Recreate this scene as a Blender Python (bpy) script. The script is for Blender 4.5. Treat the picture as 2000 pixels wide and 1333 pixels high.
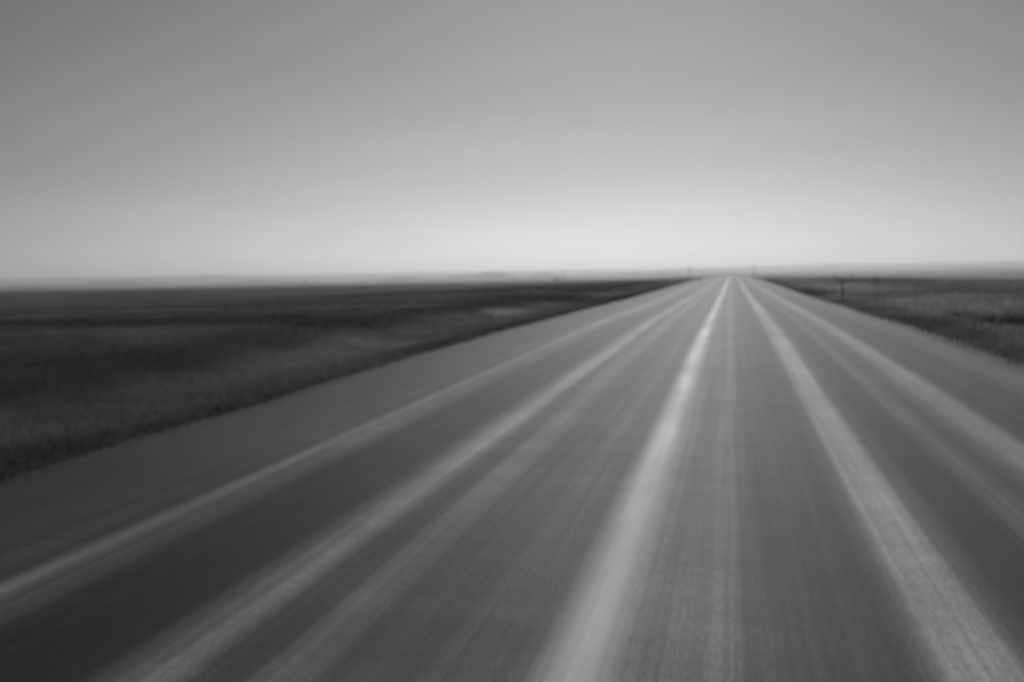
import bpy, bmesh, math, random
import numpy as np
from mathutils import Matrix, Vector

for o in list(bpy.data.objects):
    bpy.data.objects.remove(o)
S = bpy.context.scene
C = S.collection
R = math.radians
rng = np.random.default_rng(7)
random.seed(7)

# ------------------------------------------------------------------ camera
CAM_H = 1.78
FPX = 1444.0                      # focal length in pixels of the 2000 px wide photo
cam = bpy.data.cameras.new('camera')
cam.sensor_width = 36.0
cam.lens = FPX * 36.0 / 2000.0
cam.clip_start = 0.05
cam.clip_end = 60000
cam.dof.use_dof = True
cam.dof.focus_distance = 1.5
cam.dof.aperture_fstop = (cam.lens / 1000.0) / 0.011
camo = bpy.data.objects.new('camera', cam)
C.objects.link(camo)
dc = Vector((430, 126.5, -FPX)).normalized()          # road direction (+Y) seen by the camera
uc = Vector((-0.018, 1.0, 0.0822)).normalized()       # world up seen by the camera
uc = (uc - dc * uc.dot(dc)).normalized()
xc = dc.cross(uc)                                     # world +X seen by the camera
M = Matrix((xc, dc, uc))                              # camera -> world
camo.matrix_world = Matrix.Translation((0, 0, CAM_H)) @ M.to_4x4()
S.camera = camo

# ------------------------------------------------------------------ light
SUN_EL, SUN_AZ = 34.0, -4.0        # degrees; azimuth from +Y towards +X
SKY_K = 0.05
world = bpy.data.worlds.new('World')
S.world = world
world.use_nodes = True
nt = world.node_tree
nt.nodes.clear()
sky = nt.nodes.new('ShaderNodeTexSky')
sky.sky_type = 'NISHITA'
sky.sun_disc = False
sky.sun_elevation = R(SUN_EL)
sky.sun_rotation = R(SUN_AZ)
sky.altitude = 300
sky.air_density = 1.0
sky.dust_density = 0.1
sky.ozone_density = 1.0
bw = nt.nodes.new('ShaderNodeRGBToBW')
gam = nt.nodes.new('ShaderNodeMath'); gam.operation = 'POWER'; gam.inputs[1].default_value = 1.22
bg = nt.nodes.new('ShaderNodeBackground'); bg.inputs['Strength'].default_value = SKY_K
out = nt.nodes.new('ShaderNodeOutputWorld')
nt.links.new(sky.outputs[0], bw.inputs[0])
nt.links.new(bw.outputs[0], gam.inputs[0])
# thin high cloud makes the sky brightest round one bearing: a broad fall-off with azimuth
def wm(op, a, b, clamp=False):
    nd = nt.nodes.new('ShaderNodeMath'); nd.operation = op; nd.use_clamp = clamp
    for i, q in enumerate((a, b)):
        if isinstance(q, (int, float)): nd.inputs[i].default_value = q
        else: nt.links.new(q, nd.inputs[i])
    return nd.outputs[0]
tc = nt.nodes.new('ShaderNodeTexCoord'); sp = nt.nodes.new('ShaderNodeSeparateXYZ')
nt.links.new(tc.outputs['Generated'], sp.inputs[0])
PEAK = R(-18)
hl = wm('SQRT', wm('ADD', wm('MULTIPLY', sp.outputs[0], sp.outputs[0]), wm('MULTIPLY', sp.outputs[1], sp.outputs[1])), 0)
dp = wm('ADD', wm('MULTIPLY', sp.outputs[0], math.sin(PEAK)), wm('MULTIPLY', sp.outputs[1], math.cos(PEAK)))
cosd = wm('DIVIDE', dp, wm('MAXIMUM', hl, .05))
# faint veils of high cloud drawn out along the horizon
mp = nt.nodes.new('ShaderNodeMapping'); mp.inputs['Scale'].default_value = (1.3, 1.3, 9.0); mp.inputs['Rotation'].default_value = (R(4), R(-5), 0)
nt.links.new(tc.outputs['Generated'], mp.inputs[0])
cn = nt.nodes.new('ShaderNodeTexNoise'); cn.inputs['Scale'].default_value = 1.6; cn.inputs['Detail'].default_value = 4; cn.inputs['Roughness'].default_value = .5
nt.links.new(mp.outputs[0], cn.inputs['Vector'])
veil = wm('ADD', .90, wm('MULTIPLY', cn.outputs[0], .20))
fac = wm('MAXIMUM', wm('SUBTRACT', 1.0, wm('MULTIPLY', wm('SUBTRACT', 1.0, cosd), 1.7)), .38)
nt.links.new(wm('MULTIPLY', wm('MULTIPLY', wm('MULTIPLY', gam.outputs[0], .80), veil), fac), bg.inputs['Color'])
nt.links.new(bg.outputs[0], out.inputs['Surface'])

sl = bpy.data.lights.new('sun', 'SUN')
sl.energy = 2.3
sl.angle = R(10)
so = bpy.data.objects.new('sun', sl)
C.objects.link(so)
sd = Vector((math.sin(R(SUN_AZ)) * math.cos(R(SUN_EL)), math.cos(R(SUN_AZ)) * math.cos(R(SUN_EL)), math.sin(R(SUN_EL))))
so.rotation_euler = sd.to_track_quat('Z', 'Y').to_euler()
so.location = sd * 50

S.view_settings.view_transform = 'Standard'
S.view_settings.look = 'None'
S.view_settings.exposure = 0.0
S.view_settings.gamma = 1.0
S.cycles.volume_bounces = 2
S.cycles.volume_step_rate = 1.0
S.cycles.use_denoising = True

# ------------------------------------------------------------------ helpers
class G:
    """tiny node graph writer"""
    def __init__(self, name):
        self.m = bpy.data.materials.new(name)
        self.m.use_nodes = True
        self.t = self.m.node_tree
        self.b = self.t.nodes['Principled BSDF']
        self.out = self.t.nodes['Material Output']
    def n(self, kind, **kw):
        nd = self.t.nodes.new(kind)
        for k, v in kw.items():
            setattr(nd, k, v)
        return nd
    def l(self, a, b):
        self.t.links.new(a, b)
    def put(self, sock, v):
        if isinstance(v, (int, float)):
            sock.default_value = v
        elif isinstance(v, tuple):
            sock.default_value = v
        else:
            self.l(v, sock)
    def math(self, op, a, b=0.0, c=None, clamp=False):
        nd = self.n('ShaderNodeMath', operation=op, use_clamp=clamp)
        self.put(nd.inputs[0], a); self.put(nd.inputs[1], b)
        if c is not None: self.put(nd.inputs[2], c)
        return nd.outputs[0]
    def pos(self):
        g = self.n('ShaderNodeNewGeometry')
        s = self.n('ShaderNodeSeparateXYZ')
        self.l(g.outputs['Position'], s.inputs[0])
        return s.outputs
    def vec(self, x, y, z=0.0):
        c = self.n('ShaderNodeCombineXYZ')
        self.put(c.inputs[0], x); self.put(c.inputs[1], y); self.put(c.inputs[2], z)
        return c.outputs[0]
    def noise(self, v, scale, detail=3.0, rough=0.5, dist=0.0):
        nd = self.n('ShaderNodeTexNoise')
        self.l(v, nd.inputs['Vector'])
        nd.inputs['Scale'].default_value = scale
        nd.inputs['Detail'].default_value = detail
        nd.inputs['Roughness'].default_value = rough
        nd.inputs['Distortion'].default_value = dist
        return nd.outputs[0]
    def mapr(self, v, a, b, c, d, smooth=False):
        nd = self.n('ShaderNodeMapRange')
        if smooth: nd.interpolation_type = 'SMOOTHSTEP'
        self.put(nd.inputs[0], v)
        for i, q in enumerate((a, b, c, d)): nd.inputs[i + 1].default_value = q
        return nd.outputs[0]
    def curve(self, v, pts):
        """float curve; v already in 0..1"""
        nd = self.n('ShaderNodeFloatCurve')
        self.put(nd.inputs['Value'], v)
        cv = nd.mapping.curves[0]
        while len(cv.points) > 2: cv.points.remove(cv.points[1])
        cv.points[0].location = pts[0]; cv.points[1].location = pts[-1]
        for p in pts[1:-1]: cv.points.new(*p)
        nd.mapping.update()
        return nd.outputs[0]
    def mix(self, f, a, b):
        nd = self.n('ShaderNodeMix', data_type='FLOAT')
        self.put(nd.inputs[0], f); self.put(nd.inputs[2], a); self.put(nd.inputs[3], b)
        return nd.outputs[0]
    def base(self, v, rough=0.7, spec=0.3):
        self.put(self.b.inputs['Base Color'], v if not isinstance(v, (int, float)) else (v, v, v, 1))
        self.put(self.b.inputs['Roughness'], rough)
        self.b.inputs['Specular IOR Level'].default_value = spec
    def bump(self, h, strength, dist):
        nd = self.n('ShaderNodeBump')
        nd.inputs['Strength'].default_value = strength
        nd.inputs['Distance'].default_value = dist
        self.l(h, nd.inputs['Height'])
        self.l(nd.outputs[0], self.b.inputs['Normal'])

def mesh_np(name, verts, faces, mat, smooth=True, parent=None):
    me = bpy.data.meshes.new(name)
    verts = np.asarray(verts, np.float32); faces = np.asarray(faces, np.int32)
    k = faces.shape[1]
    me.vertices.add(len(verts)); me.vertices.foreach_set('co', verts.ravel())
    me.loops.add(faces.size); me.loops.foreach_set('vertex_index', faces.ravel())
    me.polygons.add(len(faces))
    me.polygons.foreach_set('loop_start', np.arange(0, faces.size, k, dtype=np.int32))
    me.polygons.foreach_set('use_smooth', np.full(len(faces), smooth))
    me.update(calc_edges=True); me.validate()
    me.materials.append(mat)
    o = bpy.data.objects.new(name, me)
    C.objects.link(o)
    if parent: o.parent = parent
    return o

def grid(xs, ys, zf):
    X, Y = np.meshgrid(xs, ys)
    Z = zf(X, Y)
    v = np.stack([X, Y, Z], -1).reshape(-1, 3)
    nx, ny = len(xs), len(ys)
    i = np.arange(ny - 1)[:, None] * nx + np.arange(nx - 1)[None, :]
    f = np.stack([i, i + 1, i + nx + 1, i + nx], -1).reshape(-1, 4)
    return v, f

def tag(o, label=None, cat=None, group=None, kind=None):
    if label: o['label'] = label
    if cat: o['category'] = cat
    if group: o['group'] = group
    if kind: o['kind'] = kind
    return o

# ------------------------------------------------------------------ terrain shape
PY = np.array([-400, -30, 0, 4.35, 8.6, 21.5, 50, 77, 130, 170, 220, 300, 450, 700, 1200, 12000.])
PZ = np.array([-.6, -.08, 0, .02, .13, .36, .50, .75, 1.24, 1.45, 1.56, 1.65, 1.68, 1.3, 0.0, 0.0])
_yy = np.concatenate([np.arange(-400, 1200, .5), [1300, 12000]])
_zz = np.interp(_yy, PY, PZ)
_k = 21
_pad = np.pad(_zz[:-2], _k // 2, mode='edge')
_s1 = np.convolve(_pad, np.ones(_k) / _k, 'valid')
_zz[:-2] = _s1
def road_z(Y): return np.interp(Y, _yy, _zz)

def vnoise(x, y, seed=0):
    x0 = np.floor(x); y0 = np.floor(y); fx = x - x0; fy = y - y0
    fx = fx * fx * (3 - 2 * fx); fy = fy * fy * (3 - 2 * fy)
    def h(a, b):
        n = np.sin(a * 127.1 + b * 311.7 + seed * 74.7) * 43758.5453
        return n - np.floor(n)
    return (h(x0, y0) * (1 - fx) + h(x0 + 1, y0) * fx) * (1 - fy) + (h(x0, y0 + 1) * (1 - fx) + h(x0 + 1, y0 + 1) * fx) * fy - .5
def fbm(x, y, seed=0, o=4):
    a = 0.0; k = 1.0
    for i in range(o):
        a = a + k * vnoise(x * 2 ** i, y * 2 ** i, seed + i); k *= .5
    return a

L_EDGE, R_EDGE = -4.75, 3.25          # sealed surface
L_GR, R_GR = -6.1, 4.4                # where the grass starts
def ground_z(X, Y):
    rz = road_z(Y)
    e = np.maximum(np.maximum(L_EDGE - X, X - R_EDGE), 0)      # metres outside the seal
    w = np.exp(-(np.maximum(e - 3, 0) / 45.0) ** 2)
    base = rz * w + (1 - w) * (np.minimum(rz, .5) * .5 - .25)
    ditch = -.32 * np.exp(-((e - 5.5) / 2.2) ** 2) - .05 * np.clip(e / .6, 0, 1)
    lump = .10 * fbm(X / 3.1, Y / 3.7, 3) * np.clip((e - 1.5) / 2, 0, 1) + .35 * fbm(X / 34., Y / 41., 9) * np.clip((e - 5) / 25, 0, 1)
    far = np.clip((np.hypot(X, Y) - 400) / 600, 0, 1)
    sunk = np.where(e <= 0, -.06, 0) - .03 * (e < 1.2)
    base = base - .016 * np.clip(np.abs(X + .75), 0, 4) * w
    return base + ditch + lump * (1 - far) + sunk

# ------------------------------------------------------------------ materials of the setting
def road_graph(name):
    g = G(name)
    x, y, z = g.pos()
    wob = g.noise(g.vec(g.math('MULTIPLY', x, .3), g.math('MULTIPLY', y, .10)), 1.0, 2)
    xw = g.math('ADD', x, g.mapr(wob, 0, 1, -.07, .07))
    return g, x, y, xw

# lateral profile of worn bands, left side also darkened by painted corner falloff: metres from the camera's line -> albedo
PROFILE = [(-7, 0.026), (-6.6, 0.028), (-6.3, 0.028), (-6.0, 0.031), (-5.7, 0.036), (-5.3, 0.041), (-5.0, 0.05), (-4.8, 0.045), (-4.6, 0.08), (-4.2, 0.077), (-4.0, 0.1358), (-3.6, 0.0387), (-3.2, 0.033), (-3.0, 0.0305), (-2.75, 0.0975), (-2.6, 0.2358), (-2.45, 0.3588), (-2.25, 0.0999), (-2.05, 0.1601), (-1.9, 0.2035), (-1.65, 0.0832), (-1.35, 0.1031), (-1.15, 0.1318), (-0.95, 0.1098), (-0.7, 0.2429), (-0.45, 0.2335), (-0.25, 0.1762), (-0.12, 0.1904), (-0.02, 0.2442), (0.035, 0.1966), (0.075, 0.1327), (0.4, 0.0811), (0.7, 0.0689), (0.85, 0.179), (1.0, 0.3663), (1.12, 0.398), (1.25, 0.1664), (1.5, 0.0503), (1.7, 0.0396), (1.95, 0.1374), (2.1, 0.0774), (2.35, 0.1565), (2.55, 0.2574), (2.8, 0.1192), (3.0, 0.06), (3.2, 0.055), (3.45, 0.0445), (3.8, 0.1007), (4.2, 0.115), (4.5, 0.085), (4.8, 0.06), (5.2, 0.05), (7, 0.05)]
def wear_falloff(g, xw):
    t = g.mapr(xw, -7, 7, 0, 1)
    return g.math('MULTIPLY', g.curve(t, [((a + 7) / 14, b * 4) for a, b in PROFILE]), .25)

def corner_falloff(g, x, y):
    """ragged dark patch on left lane and shoulder, mostly corner falloff painted in"""
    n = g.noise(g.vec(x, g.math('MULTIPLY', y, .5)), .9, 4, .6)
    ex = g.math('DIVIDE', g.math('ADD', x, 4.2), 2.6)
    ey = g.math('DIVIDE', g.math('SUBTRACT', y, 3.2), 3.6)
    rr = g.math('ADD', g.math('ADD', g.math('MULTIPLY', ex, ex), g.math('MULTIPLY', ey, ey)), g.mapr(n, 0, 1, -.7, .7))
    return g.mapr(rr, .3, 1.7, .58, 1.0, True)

def asphalt():
    g, x, y, xw = road_graph('asphalt')
    a = wear_falloff(g, xw)
    st = g.noise(g.vec(g.math('MULTIPLY', x, 9.0), g.math('MULTIPLY', y, .10)), 1.0, 4, .6)        # streaks drawn out by the traffic
    st2 = g.noise(g.vec(g.math('MULTIPLY', x, 1.6), g.math('MULTIPLY', y, .05)), 1.0, 2, .5)
    tr = g.noise(g.vec(g.math('MULTIPLY', x, .35), g.math('MULTIPLY', y, 2.6)), 1.0, 5, .65)       # faint bands across the lane
    bl = g.noise(g.vec(x, y), .45, 3, .6)
    gr = g.noise(g.vec(x, y), 95.0, 2, .7)
    st3 = g.noise(g.vec(g.math('MULTIPLY', x, 22.0), g.math('MULTIPLY', y, .22)), 1.0, 3, .7)
    f = g.math('MULTIPLY', g.mapr(st, .35, .65, .78, 1.22), g.mapr(st2, .3, .7, .86, 1.14))
    f = g.math('MULTIPLY', f, g.mapr(st3, .3, .7, .82, 1.18))
    f = g.math('MULTIPLY', f, corner_falloff(g, x, y))
    f = g.math('MULTIPLY', f, g.mapr(tr, .25, .75, .82, 1.18))
    f = g.math('MULTIPLY', f, g.mapr(bl, .25, .75, .84, 1.16))
    ag = g.noise(g.vec(x, g.math('MULTIPLY', y, .22)), 60.0, 3, .8)
    f = g.math('MULTIPLY', f, g.mapr(ag, .3, .7, .74, 1.26))
    f = g.math('MULTIPLY', f, g.mapr(gr, .2, .8, .75, 1.25))
    a = g.math('MULTIPLY', a, f)
    g.base(a, .72, .2)
    g.bump(gr, .35, .004)
    return g.m

def paint(name, x0, hw, strength):
    """worn soft-edged painted line: asphalt shows through towards its sides"""
    g, x, y, xw = road_graph(name)
    d = g.math('ABSOLUTE', g.math('SUBTRACT', xw, x0))
    p = g.mapr(d, 0.0, hw, 1.0, 0.0, True)
    st = g.noise(g.vec(g.math('MULTIPLY', x, 14.0), g.math('MULTIPLY', y, .25)), 1.0, 4, .6)
    gr = g.noise(g.vec(x, y), 60.0, 3, .7)
    w = g.noise(g.vec(x, g.math('MULTIPLY', y, .35)), 1.0, 3, .6)
    p = g.math('MULTIPLY', p, g.mapr(st, .2, .8, .75, 1.2))
    p = g.math('MULTIPLY', p, g.mapr(w, .3, .7, .62, 1.25))
    p = g.math('MULTIPLY', p, g.mapr(gr, .2, .8, .8 * strength, 1.2 * strength), clamp=True)
    g.base(.55, .55, .4)
    g.l(p, g.b.inputs['Alpha'])
    return g.m

def gravel():
    g, x, y, xw = road_graph('gravel')
    a = wear_falloff(g, xw)
    st = g.noise(g.vec(g.math('MULTIPLY', x, 3.0), g.math('MULTIPLY', y, .12)), 1.0, 4, .6)
    gr = g.noise(g.vec(x, y), 55.0, 4, .7)
    f = g.math('MULTIPLY', g.mapr(st, .32, .68, .72, 1.28), g.mapr(gr, .2, .8, .6, 1.4))
    cl = g.noise(g.vec(x, g.math('MULTIPLY', y, .4)), 2.4, 4, .7)
    f = g.math('MULTIPLY', f, g.mapr(cl, .3, .7, .78, 1.22))
    f = g.math('MULTIPLY', f, corner_falloff(g, x, y))
    g.base(g.math('MULTIPLY', a, f), .75, .3)
    g.bump(gr, .6, .015)
    return g.m

def cover(g, x, y):
    """plant cover seen from above: strips along the road, mown bands across it, mottling"""
    v = g.vec(x, y)
    wob = g.noise(g.vec(g.math('MULTIPLY', x, .12), g.math('MULTIPLY', y, .12)), 1.0, 3, .6)
    xw = g.math('ADD', x, g.mapr(wob, .2, .8, -2.2, 2.2))
    lat = g.curve(g.mapr(xw, -60, 60, 0, 1), [((a + 60) / 120, b * 4) for a, b in
        [(-60, .065), (-40, .06), (-30, .05), (-22, .065), (-17, .055), (-14.5, .030), (-12.8, .032), (-11.2, .085), (-9, .092), (-7.8, .065), (-6.6, .042), (-5.8, .042),
         (0, .05), (4.4, .07), (5.4, .10), (7.0, .15), (10, .17), (13, .12), (16, .10), (24, .14), (34, .17), (60, .19)]])
    lat = g.math('MULTIPLY', lat, .25)
    strips = g.noise(g.vec(g.math('MULTIPLY', x, .022), g.math('MULTIPLY', y, .10)), 1.0, 4, .55, .5)
    mot = g.noise(v, .30, 5, .65)
    a = g.math('MULTIPLY', lat, g.mapr(strips, .36, .64, .55, 1.35))
    a = g.math('MULTIPLY', a, g.mapr(mot, .35, .65, .72, 1.28))
    yw = g.math('ADD', y, g.mapr(wob, .2, .8, -3, 3))
    band = g.math('MULTIPLY', g.mapr(g.math('ABSOLUTE', g.math('SUBTRACT', yw, 27)), 1.2, 4.5, 1, 0, True), g.mapr(x, -40, -15, .6, .6))
    band = g.math('MULTIPLY', band, g.mapr(x, -16, -11, 1, 0, True))
    return g.math('MULTIPLY', a, g.math('SUBTRACT', 1.0, band)), mot, v

def dry(g, x, y, v, a, val):
    ex = g.math('DIVIDE', g.math('SUBTRACT', x, -11.2), 1.6)
    ey = g.math('DIVIDE', g.math('SUBTRACT', y, 37.6), 3.4)
    rr = g.math('ADD', g.math('MULTIPLY', ex, ex), g.math('MULTIPLY', ey, ey))
    rr = g.math('ADD', rr, g.mapr(g.noise(v, .8, 4, .6), 0, 1, -1.0, 1.0))
    return g.mix(g.mapr(rr, .2, 1.4, .9, 0, True), a, val)

def soil():
    g = G('field')
    x, y, z = g.pos()
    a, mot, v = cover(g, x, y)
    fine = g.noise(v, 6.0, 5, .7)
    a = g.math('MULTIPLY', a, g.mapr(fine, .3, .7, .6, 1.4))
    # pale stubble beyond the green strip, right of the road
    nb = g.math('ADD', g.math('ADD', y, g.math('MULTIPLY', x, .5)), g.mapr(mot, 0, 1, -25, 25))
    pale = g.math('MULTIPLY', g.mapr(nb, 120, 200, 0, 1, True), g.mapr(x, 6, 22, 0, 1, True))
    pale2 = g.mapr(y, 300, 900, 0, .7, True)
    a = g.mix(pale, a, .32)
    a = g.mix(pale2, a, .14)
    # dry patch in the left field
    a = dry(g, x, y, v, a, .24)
    g.base(a, .95, .05)
    g.bump(fine, .5, .05)
    return g.m

def hill_mat():
    g = G('hill_grass')
    x, y, z = g.pos()
    n = g.noise(g.vec(g.math('MULTIPLY', x, .0016), g.math('MULTIPLY', y, .0035)), 1.0, 5, .6)
    g.base(g.mapr(n, .35, .65, .05, .14), .95, .05)
    return g.m

M_ASPH, M_GRAV, M_SOIL, M_HILL = asphalt(), gravel(), soil(), hill_mat()

# ------------------------------------------------------------------ ground, road, shoulders, lines
def spaced(a, b, d0, k):
    r = [a]
    while r[-1] < b: r.append(r[-1] + d0 + abs(r[-1] - a) * k)
    return np.array(r)
ys = np.concatenate([-spaced(0, 380, .8, .06)[::-1][:-1], spaced(0, 11000, .35, .02)])
xs = np.concatenate([-spaced(5.0, 11000, .25, .05)[::-1], np.arange(-4.75, 3.3, .5), spaced(3.5, 11000, .25, .05)])
v, f = grid(xs, ys, ground_z)
tag(mesh_np('field', v, f, M_SOIL), kind='structure')

yr = np.concatenate([np.arange(-60, 0, 2.), spaced(0, 1500, .4, .012)])
def strip(name, x0, x1, lift, mat, nx, edge=None):
    def zf(X, Y):
        return road_z(Y) + lift - .016 * np.clip(np.abs(X + .75), 0, 4)
    xs_ = np.linspace(x0, x1, nx)
    v, f = grid(xs_, yr, zf)
    if edge:
        v = edge(v, nx)
    o = mesh_np(name, v, f, mat)
    return tag(o, kind='structure')
strip('road', L_EDGE, R_EDGE, .02, M_ASPH, 17)
def ragged_l(v, nx):
    V = v.reshape(-1, nx, 3)
    e = fbm(V[:, 0, 1] / 2.3, V[:, 0, 1] * 0, 21) * .14
    t = np.linspace(1, 0, nx)[None, :]
    V[..., 0] += e[:, None] * t
    V[..., 2] -= .13 * t ** 4
    return V.reshape(-1, 3)
def ragged_r(v, nx):
    V = v.reshape(-1, nx, 3)
    e = fbm(V[:, 0, 1] / 2.9, V[:, 0, 1] * 0, 33) * .14
    t = np.linspace(0, 1, nx)[None, :]
    V[..., 0] += e[:, None] * t
    V[..., 2] -= .13 * t ** 4
    return V.reshape(-1, 3)
strip('gravel_shoulder', L_GR - 1.0, L_EDGE - .002, .012, M_GRAV, 9, ragged_l)
strip('gravel_shoulder', R_EDGE + .002, R_GR + .9, .012, M_GRAV, 9, ragged_r)
strip('centre_line', -1.0, -.4, .0245, paint('worn_centre_paint', -.67, .24, .66), 5)
strip('edge_line', -4.45, -3.9, .0245, paint('worn_edge_paint', -4.15, .16, .34), 5)
strip('edge_line', 2.38, 2.94, .0245, paint('worn_edge_paint_right', 2.66, .13, .30), 5)

# ------------------------------------------------------------------ far hills (one rolling relief)
def hills():
    az = np.radians(np.linspace(-125, 125, 900))
    rr = np.concatenate([np.linspace(1500, 3000, 40), np.linspace(3050, 7600, 60)])
    A, Q = np.meshgrid(az, rr)
    X = np.sin(A) * Q; Y = np.cos(A) * Q
    deg = np.degrees(A)
    n1 = fbm(deg / 6.5, Q / 2600, 51, 5); n2 = fbm(deg / 2.2, Q / 900, 71, 5)
    def hump(c, w): return np.exp(-((Q - c) / w) ** 2)
    def bump(a, w): return np.exp(-((deg - a) / w) ** 2)
    el_far = .0122 + .0022 * n1 + .0006 * n2
    z = el_far * 6000 * hump(6000, 800)
    el_mid = np.clip(.0060 + .0030 * fbm(deg / 5., Q * 0, 91, 4), 0, 1)
    el_mid = el_mid + .0065 * bump(-17.9, 1.5) + .005 * bump(-14.2, .9)
    z = np.maximum(z, el_mid * 3300 * hump(3300, 420))
    el_n = np.clip(.0028 + .003 * fbm(deg / 7., Q * 0, 13, 4), 0, 1)
    z = np.maximum(z, el_n * 2100 * hump(2100, 260))
    z = z - 2.5
    v = np.stack([X, Y, z], -1).reshape(-1, 3)
    nx, ny = len(az), len(rr)
    i = np.arange(ny - 1)[:, None] * nx + np.arange(nx - 1)[None, :]
    f = np.stack([i, i + 1, i + nx + 1, i + nx], -1).reshape(-1, 4)
    tag(mesh_np('hills', v, f, M_HILL), kind='structure')
hills()

# ------------------------------------------------------------------ grass
def translucent(g, a, k):
    """thin leaves let part of the light through"""
    tr = g.n('ShaderNodeBsdfTranslucent'); mx = g.n('ShaderNodeMixShader')
    g.l(a, tr.inputs['Color']); mx.inputs[0].default_value = k
    g.l(g.b.outputs[0], mx.inputs[1]); g.l(tr.outputs[0], mx.inputs[2])
    g.l(mx.outputs[0], g.out.inputs['Surface'])
def grass_mat(name, k):
    g = G(name)
    x, y, z = g.pos()
    a, mot, v = cover(g, x, y)
    n2 = g.noise(v, 9.0, 2, .6)
    a = g.math('MULTIPLY', a, g.mapr(n2, .2, .8, k * .55, k * 1.45))
    a = dry(g, x, y, v, a, .30)
    g.base(a, .8, .15)
    translucent(g, a, .5)
    return g.m
def blades(name, n, xr, yr_, hgt, wid, mat, label, seed, dens):
    r = np.random.default_rng(seed)
    u = r.random(n)
    Y = yr_[0] * (yr_[1] / yr_[0]) ** u                    # denser close by
    X = xr[0] + (xr[1] - xr[0]) * r.random(n) ** dens
    inner = np.abs(X - xr[0])
    edge = fbm(Y / 2.6, Y * 0, 21 if xr[1] < 0 else 33) * .14
    X = X + edge
    c = fbm(X / .9, Y / .9, seed + 5, 3) + .5 * r.random(n)
    fade = np.clip(inner / 2.0, 0, 1) ** 1.3
    outer = np.clip((np.abs(xr[1]) - np.abs(X)) / (.6 * abs(xr[1] - xr[0])), 0, 1)
    keep = (c > -.25) & (r.random(n) < fade) & (r.random(n) < outer)
    X, Y, inner = X[keep], Y[keep], inner[keep]; n = len(X)
    big = .6 + .8 * np.clip(fbm(X / 5., Y / 6., seed + 9, 3) + .45, 0, 1)
    sc = np.clip(Y / 10., 1, 8)
    H = hgt * big * (.5 + .8 * r.random(n)) * np.minimum(inner * .4 + .15, 1)
    W = wid * sc * (.7 + .6 * r.random(n))
    a = r.random(n) * 2 * np.pi
    lean = .9 * H * r.random(n)
    la = r.random(n) * 2 * np.pi
    Z = ground_z(X, Y) - .02
    dx, dy = np.cos(a) * W, np.sin(a) * W
    lx, ly = np.cos(la) * lean, np.sin(la) * lean
    P = np.stack([
        np.stack([X - dx, Y - dy, Z], -1), np.stack([X + dx, Y + dy, Z], -1),
        np.stack([X + dx * .6 + lx * .4, Y + dy * .6 + ly * .4, Z + H * .6], -1),
        np.stack([X - dx * .6 + lx * .4, Y - dy * .6 + ly * .4, Z + H * .6], -1),
        np.stack([X + lx, Y + ly, Z + H], -1)], 1)
    v = P.reshape(-1, 3)
    b = np.arange(n) * 5
    f = np.concatenate([np.stack([b, b + 1, b + 2], -1), np.stack([b, b + 2, b + 3], -1), np.stack([b + 3, b + 2, b + 4], -1)])
    o = mesh_np(name, v, f, mat, False)
    return tag(o, label, 'grass', kind='stuff')
blades('verge_grass', 330000, (-5.3, -60), (4.5, 130), .11, .004, grass_mat('verge_grass', 1.5),
       'short dark grass on the left verge beside the gravel shoulder', 11, 2.2)
blades('tall_grass', 230000, (3.9, 45), (6, 130), .26, .005, grass_mat('tall_grass', 1.9),
       'taller unmown grass along the right verge', 12, 1.9)

# ------------------------------------------------------------------ shrubs
def leaf_mat(name, a, b):
    g = G(name); x, y, z = g.pos()
    c = g.mapr(g.noise(g.vec(x, y, z), 7.0, 2, .6), .3, .7, a, b)
    g.base(c, .8, .15); translucent(g, c, .4)
    return g.m
M_LEAF = leaf_mat('shrub_leaf', .13, .27)
def wood_mat(name, a, b):
    g = G(name); x, y, z = g.pos()
    n = g.noise(g.vec(g.math('MULTIPLY', x, 18), g.math('MULTIPLY', y, 18), g.math('MULTIPLY', z, 1.5)), 1.0, 4, .6)
    g.base(g.mapr(n, .3, .7, a, b), .85, .15); g.bump(n, .5, .01)
    return g.m
M_WOOD = wood_mat('weathered_wood', .10, .20)
M_POLE = wood_mat('pole_wood', .04, .09)
M_STEM = wood_mat('shrub_stem', .04, .08)
def gm(name, a, rough=.5):
    g = G(name); x, y, z = g.pos()
    g.base(g.mapr(g.noise(g.vec(x, y, z), 6.0, 3, .6), .3, .7, a * .8, a * 1.2), rough, .3)
    return g.m
M_INS = gm('insulator_glaze', .3, .3); M_STEEL = gm('galvanised_steel', .25, .5)

def tube(bm, pts, rad, seg=8):
    rings = []
    for i, p in enumerate(pts):
        p = Vector(p)
        d = (Vector(pts[min(i + 1, len(pts) - 1)]) - Vector(pts[max(i - 1, 0)])).normalized()
        a = d.cross(Vector((0, 0, 1)) if abs(d.z) < .9 else Vector((1, 0, 0))).normalized(); b = d.cross(a)
        rings.append([bm.verts.new(p + (a * math.cos(t) + b * math.sin(t)) * rad[i]) for t in [2 * math.pi * k / seg for k in range(seg)]])
    for q, w in zip(rings, rings[1:]):
        for k in range(seg):
            bm.faces.new((q[k], q[(k + 1) % seg], w[(k + 1) % seg], w[k]))
    bm.faces.new(rings[0]); bm.faces.new(rings[-1])
def box(bm, c, s, rot=0.0):
    r = bmesh.ops.create_cube(bm, size=1, matrix=Matrix.Translation(c) @ Matrix.Rotation(rot, 4, 'Y') @ Matrix.Diagonal((*s, 1)))
    bmesh.ops.bevel(bm, geom=[e for e in bm.edges if all(v in r['verts'] for v in e.verts)], offset=min(s) * .12, segments=1, affect='EDGES')
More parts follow.
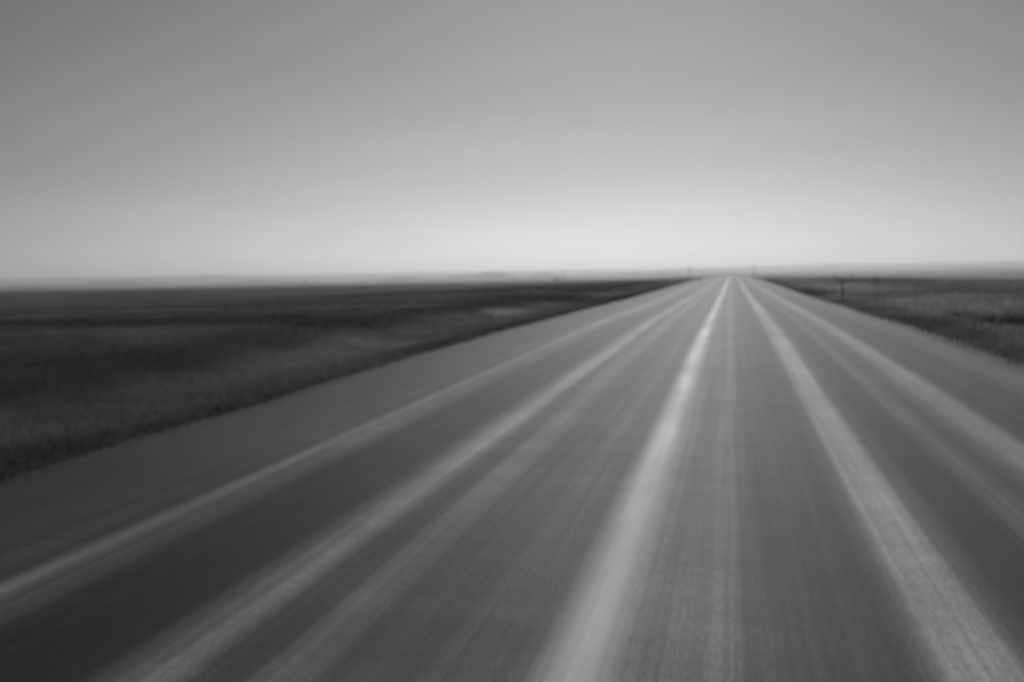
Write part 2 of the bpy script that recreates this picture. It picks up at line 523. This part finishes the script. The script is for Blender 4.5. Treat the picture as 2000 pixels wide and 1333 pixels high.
def obj(name, bm, mat, parent=None, smooth=False):
    bmesh.ops.recalc_face_normals(bm, faces=bm.faces)
    me = bpy.data.meshes.new(name); bm.to_mesh(me); bm.free()
    me.materials.append(mat)
    for p in me.polygons: p.use_smooth = smooth
    o = bpy.data.objects.new(name, me); C.objects.link(o)
    if parent: o.parent = parent
    return o
def empty(name, loc, rz=0):
    o = bpy.data.objects.new(name, None); C.objects.link(o)
    o.location = loc; o.rotation_euler = (0, 0, rz); o.empty_display_size = .2
    return o
def gz(x, y): return float(ground_z(np.array([x]), np.array([y]))[0])
def at(px, y_depth):
    """lateral position of photo column px at distance y_depth"""
    return (px - 1430) * y_depth / FPX

def shrub(x, y, w, h, label, n=900, leaf=.045):
    e = empty('shrub', (x, y, gz(x, y)))
    tag(e, label, 'shrub')
    bm = bmesh.new()
    tips = []
    for k in range(9):
        a = random.uniform(0, 6.28); r = random.uniform(.2, .45) * w
        p = (math.cos(a) * r, math.sin(a) * r, h * random.uniform(.5, .85))
        tube(bm, [(0, 0, -.05), (p[0] * .4, p[1] * .4, p[2] * .5), p], [.02, .013, .005], 5)
        tips.append(p)
    obj('stem', bm, M_STEM, e)
    r = np.random.default_rng(int(abs(x * 97 + y * 13)))
    T = np.array(tips)
    idx = r.integers(0, len(T), n)
    P = T[idx] * np.array([.95, .95, .9]) + r.normal(0, 1, (n, 3)) * np.array([w * .12, w * .12, h * .13])
    P[:, 2] = np.abs(P[:, 2] - .02) + .02
    d1 = r.normal(0, 1, (n, 3)); d1 /= np.linalg.norm(d1, axis=1)[:, None]
    d2 = np.cross(d1, r.normal(0, 1, (n, 3))); d2 /= np.linalg.norm(d2, axis=1)[:, None]
    s = leaf * (.6 + .8 * r.random(n))[:, None]
    v = np.stack([P - d1 * s, P + d2 * s * .45, P + d1 * s, P - d2 * s * .45], 1).reshape(-1, 3)
    b = np.arange(n) * 4
    mesh_np('foliage', v, np.stack([b, b + 1, b + 2, b + 3], -1), M_LEAF, False, e)
    return e
shrub(at(1815, 27), 27, 1.3, .42, 'small dark shrub in the right verge, nearest the fence posts')
shrub(at(1880, 26), 26, 2.2, .55, 'broad low dark shrub in the grass near the right border', 2600)

# ------------------------------------------------------------------ fence posts
def post(px, dist, ztop, r, label, lean=0.0):
    x = at(px, dist); zb = gz(x, dist); h = ztop - zb
    bm = bmesh.new()
    k = [(0, 0, -.15), (0.004, 0, h * .3), (-.003, .002, h * .7), (0, 0, h - .015), (0, 0, h)]
    tube(bm, k, [r * 1.05, r, r * .98, r * .96, r * .82], 10)
    o = obj('fence_post', bm, M_WOOD)
    o.location = (x, dist, zb); o.rotation_euler = (0, lean, random.uniform(0, 3))
    return tag(o, label, 'fence post', 'posts along the right verge')
post(1620, 40, 1.50, .036, 'tallest weathered wooden post at the right shoulder edge')
post(1675, 87, 1.50, .07, 'dark wooden post standing farthest right in the far grass')
post(1636, 92, 1.67, .07, 'dark wooden post in the far grass between two others', .04)
post(1607, 120, 1.78, .07, 'faintest small post, beyond the tall shoulder post')
x = at(1371, 118)
e = empty('marker_post', (x, 118, gz(x, 118)))
tag(e, 'slim pale marker post on the left verge near the end of the road', 'marker post')
bm = bmesh.new(); box(bm, (0, 0, .3), (.12, .05, .9)); obj('post', bm, M_STEEL, e)
bm = bmesh.new(); box(bm, (0, -.032, .62), (.09, .012, .13)); obj('reflector', bm, M_INS, e)

# ------------------------------------------------------------------ utility poles
def pole(px, dist, ztop, arm, label, rz=0.0, tilt=0.0):
    x = at(px, dist); zb = gz(x, dist)
    h = ztop - zb
    e = empty('utility_pole', (x, dist, zb), rz)
    tag(e, label, 'utility pole', 'utility poles by the far road')
    bm = bmesh.new(); tube(bm, [(0, 0, -.5), (0, 0, h * .5), (0, 0, h)], [.24, .2, .15], 10); obj('mast', bm, M_POLE, e, True)
    bm = bmesh.new(); box(bm, (0, -.22, h - .6), (arm, .14, .18), tilt); c = obj('crossarm', bm, M_POLE, e)
    for s in (-.45, -.2, .2, .45):
        bm = bmesh.new()
        zz = h - .6 + s * arm * -math.tan(tilt)
        tube(bm, [(s * arm, -.22, zz + .09), (s * arm, -.22, zz + .2), (s * arm, -.22, zz + .33)], [.05, .09, .05], 8)
        obj('insulator', bm, M_INS, c, True)
    bm = bmesh.new()
    tube(bm, [(-arm * .3, -.22, h - .65), (0, -.2, h - 1.5)], [.03, .03], 5); tube(bm, [(arm * .3, -.22, h - .65), (0, -.2, h - 1.5)], [.03, .03], 5)
    obj('brace', bm, M_STEEL, e)
D = 520
pole(1469, D, CAM_H + 21 * D / FPX, 2.6, 'utility pole standing right at the road end, its top against the sky')
pole(1352, D, CAM_H + 19 * D / FPX, 3.0, 'utility pole left of the road end with a tilted crossarm', 0.2, .35)
pole(1108, 700, CAM_H + 21 * 700 / FPX, 2.8, 'faint utility pole alone over the left field, far from the road')

# ------------------------------------------------------------------ distant trees
def tree(px, dist, h, w, label, n=1200):
    x = at(px, dist); zb = gz(x, dist)
    e = empty('tree', (x, dist, zb)); tag(e, label, 'tree')
    bm = bmesh.new()
    tube(bm, [(0, 0, -.5), (.1, 0, h * .3), (0, .1, h * .75)], [w * .06, w * .045, w * .015], 8)
    tips = []
    for k in range(11):
        a = random.uniform(0, 6.28); r_ = random.uniform(.15, .42) * w; zz = h * random.uniform(.4, .9)
        p = (math.cos(a) * r_, math.sin(a) * r_, zz)
        tube(bm, [(0, 0, h * random.uniform(.2, .5)), p], [w * .02, w * .006], 5); tips.append(p)
    obj('trunk', bm, M_STEM, e)
    r = np.random.default_rng(int(px)); T = np.array(tips)
    P = T[r.integers(0, len(T), n)] + r.normal(0, 1, (n, 3)) * np.array([w * .10, w * .10, h * .07])
    P[:, 2] = np.maximum(P[:, 2], h * .12)
    d1 = r.normal(0, 1, (n, 3)); d1 /= np.linalg.norm(d1, axis=1)[:, None]
    d2 = np.cross(d1, r.normal(0, 1, (n, 3))); d2 /= np.linalg.norm(d2, axis=1)[:, None]
    s = w * .045 * (.6 + .8 * r.random(n))[:, None]
    v = np.stack([P - d1 * s, P + d2 * s * .6, P + d1 * s, P - d2 * s * .6], 1).reshape(-1, 3)
    b = np.arange(n) * 4
    mesh_np('crown', v, np.stack([b, b + 1, b + 2, b + 3], -1), M_LEAF, False, e)
tree(1094, 900, 4.0, 7, 'small bushy tree beside the faint pole on the left horizon')
tree(523, 1500, 7.5, 18.0, 'hazy tree alone on the far left horizon')

# ------------------------------------------------------------------ haze
def haze():
    me = bpy.data.meshes.new('haze'); bm = bmesh.new()
    X0, X1, Y0, Y1, Z0, Z1 = -11300, 11300, -700, 11600, -4.0, 110
    X0, X1 = -12500, 12500
    bmesh.ops.create_cube(bm, size=1, matrix=Matrix.Translation(((X0 + X1) / 2, (Y0 + Y1) / 2, (Z0 + Z1) / 2)) @ Matrix.Diagonal((X1 - X0, Y1 - Y0, Z1 - Z0, 1)))
    bm.to_mesh(me); bm.free()
    m = bpy.data.materials.new('haze'); m.use_nodes = True; t = m.node_tree; t.nodes.clear()
    pv = t.nodes.new('ShaderNodeVolumePrincipled'); o_ = t.nodes.new('ShaderNodeOutputMaterial')
    pv.inputs['Color'].default_value = (.99, .99, .99, 1)
    pv.inputs['Density'].default_value = .00025
    pv.inputs['Anisotropy'].default_value = .5
    t.links.new(pv.outputs[0], o_.inputs['Volume'])
    me.materials.append(m)
    o = bpy.data.objects.new('haze', me); C.objects.link(o)
    tag(o, 'pale even haze lying over the plain', 'haze', kind='stuff')
haze()
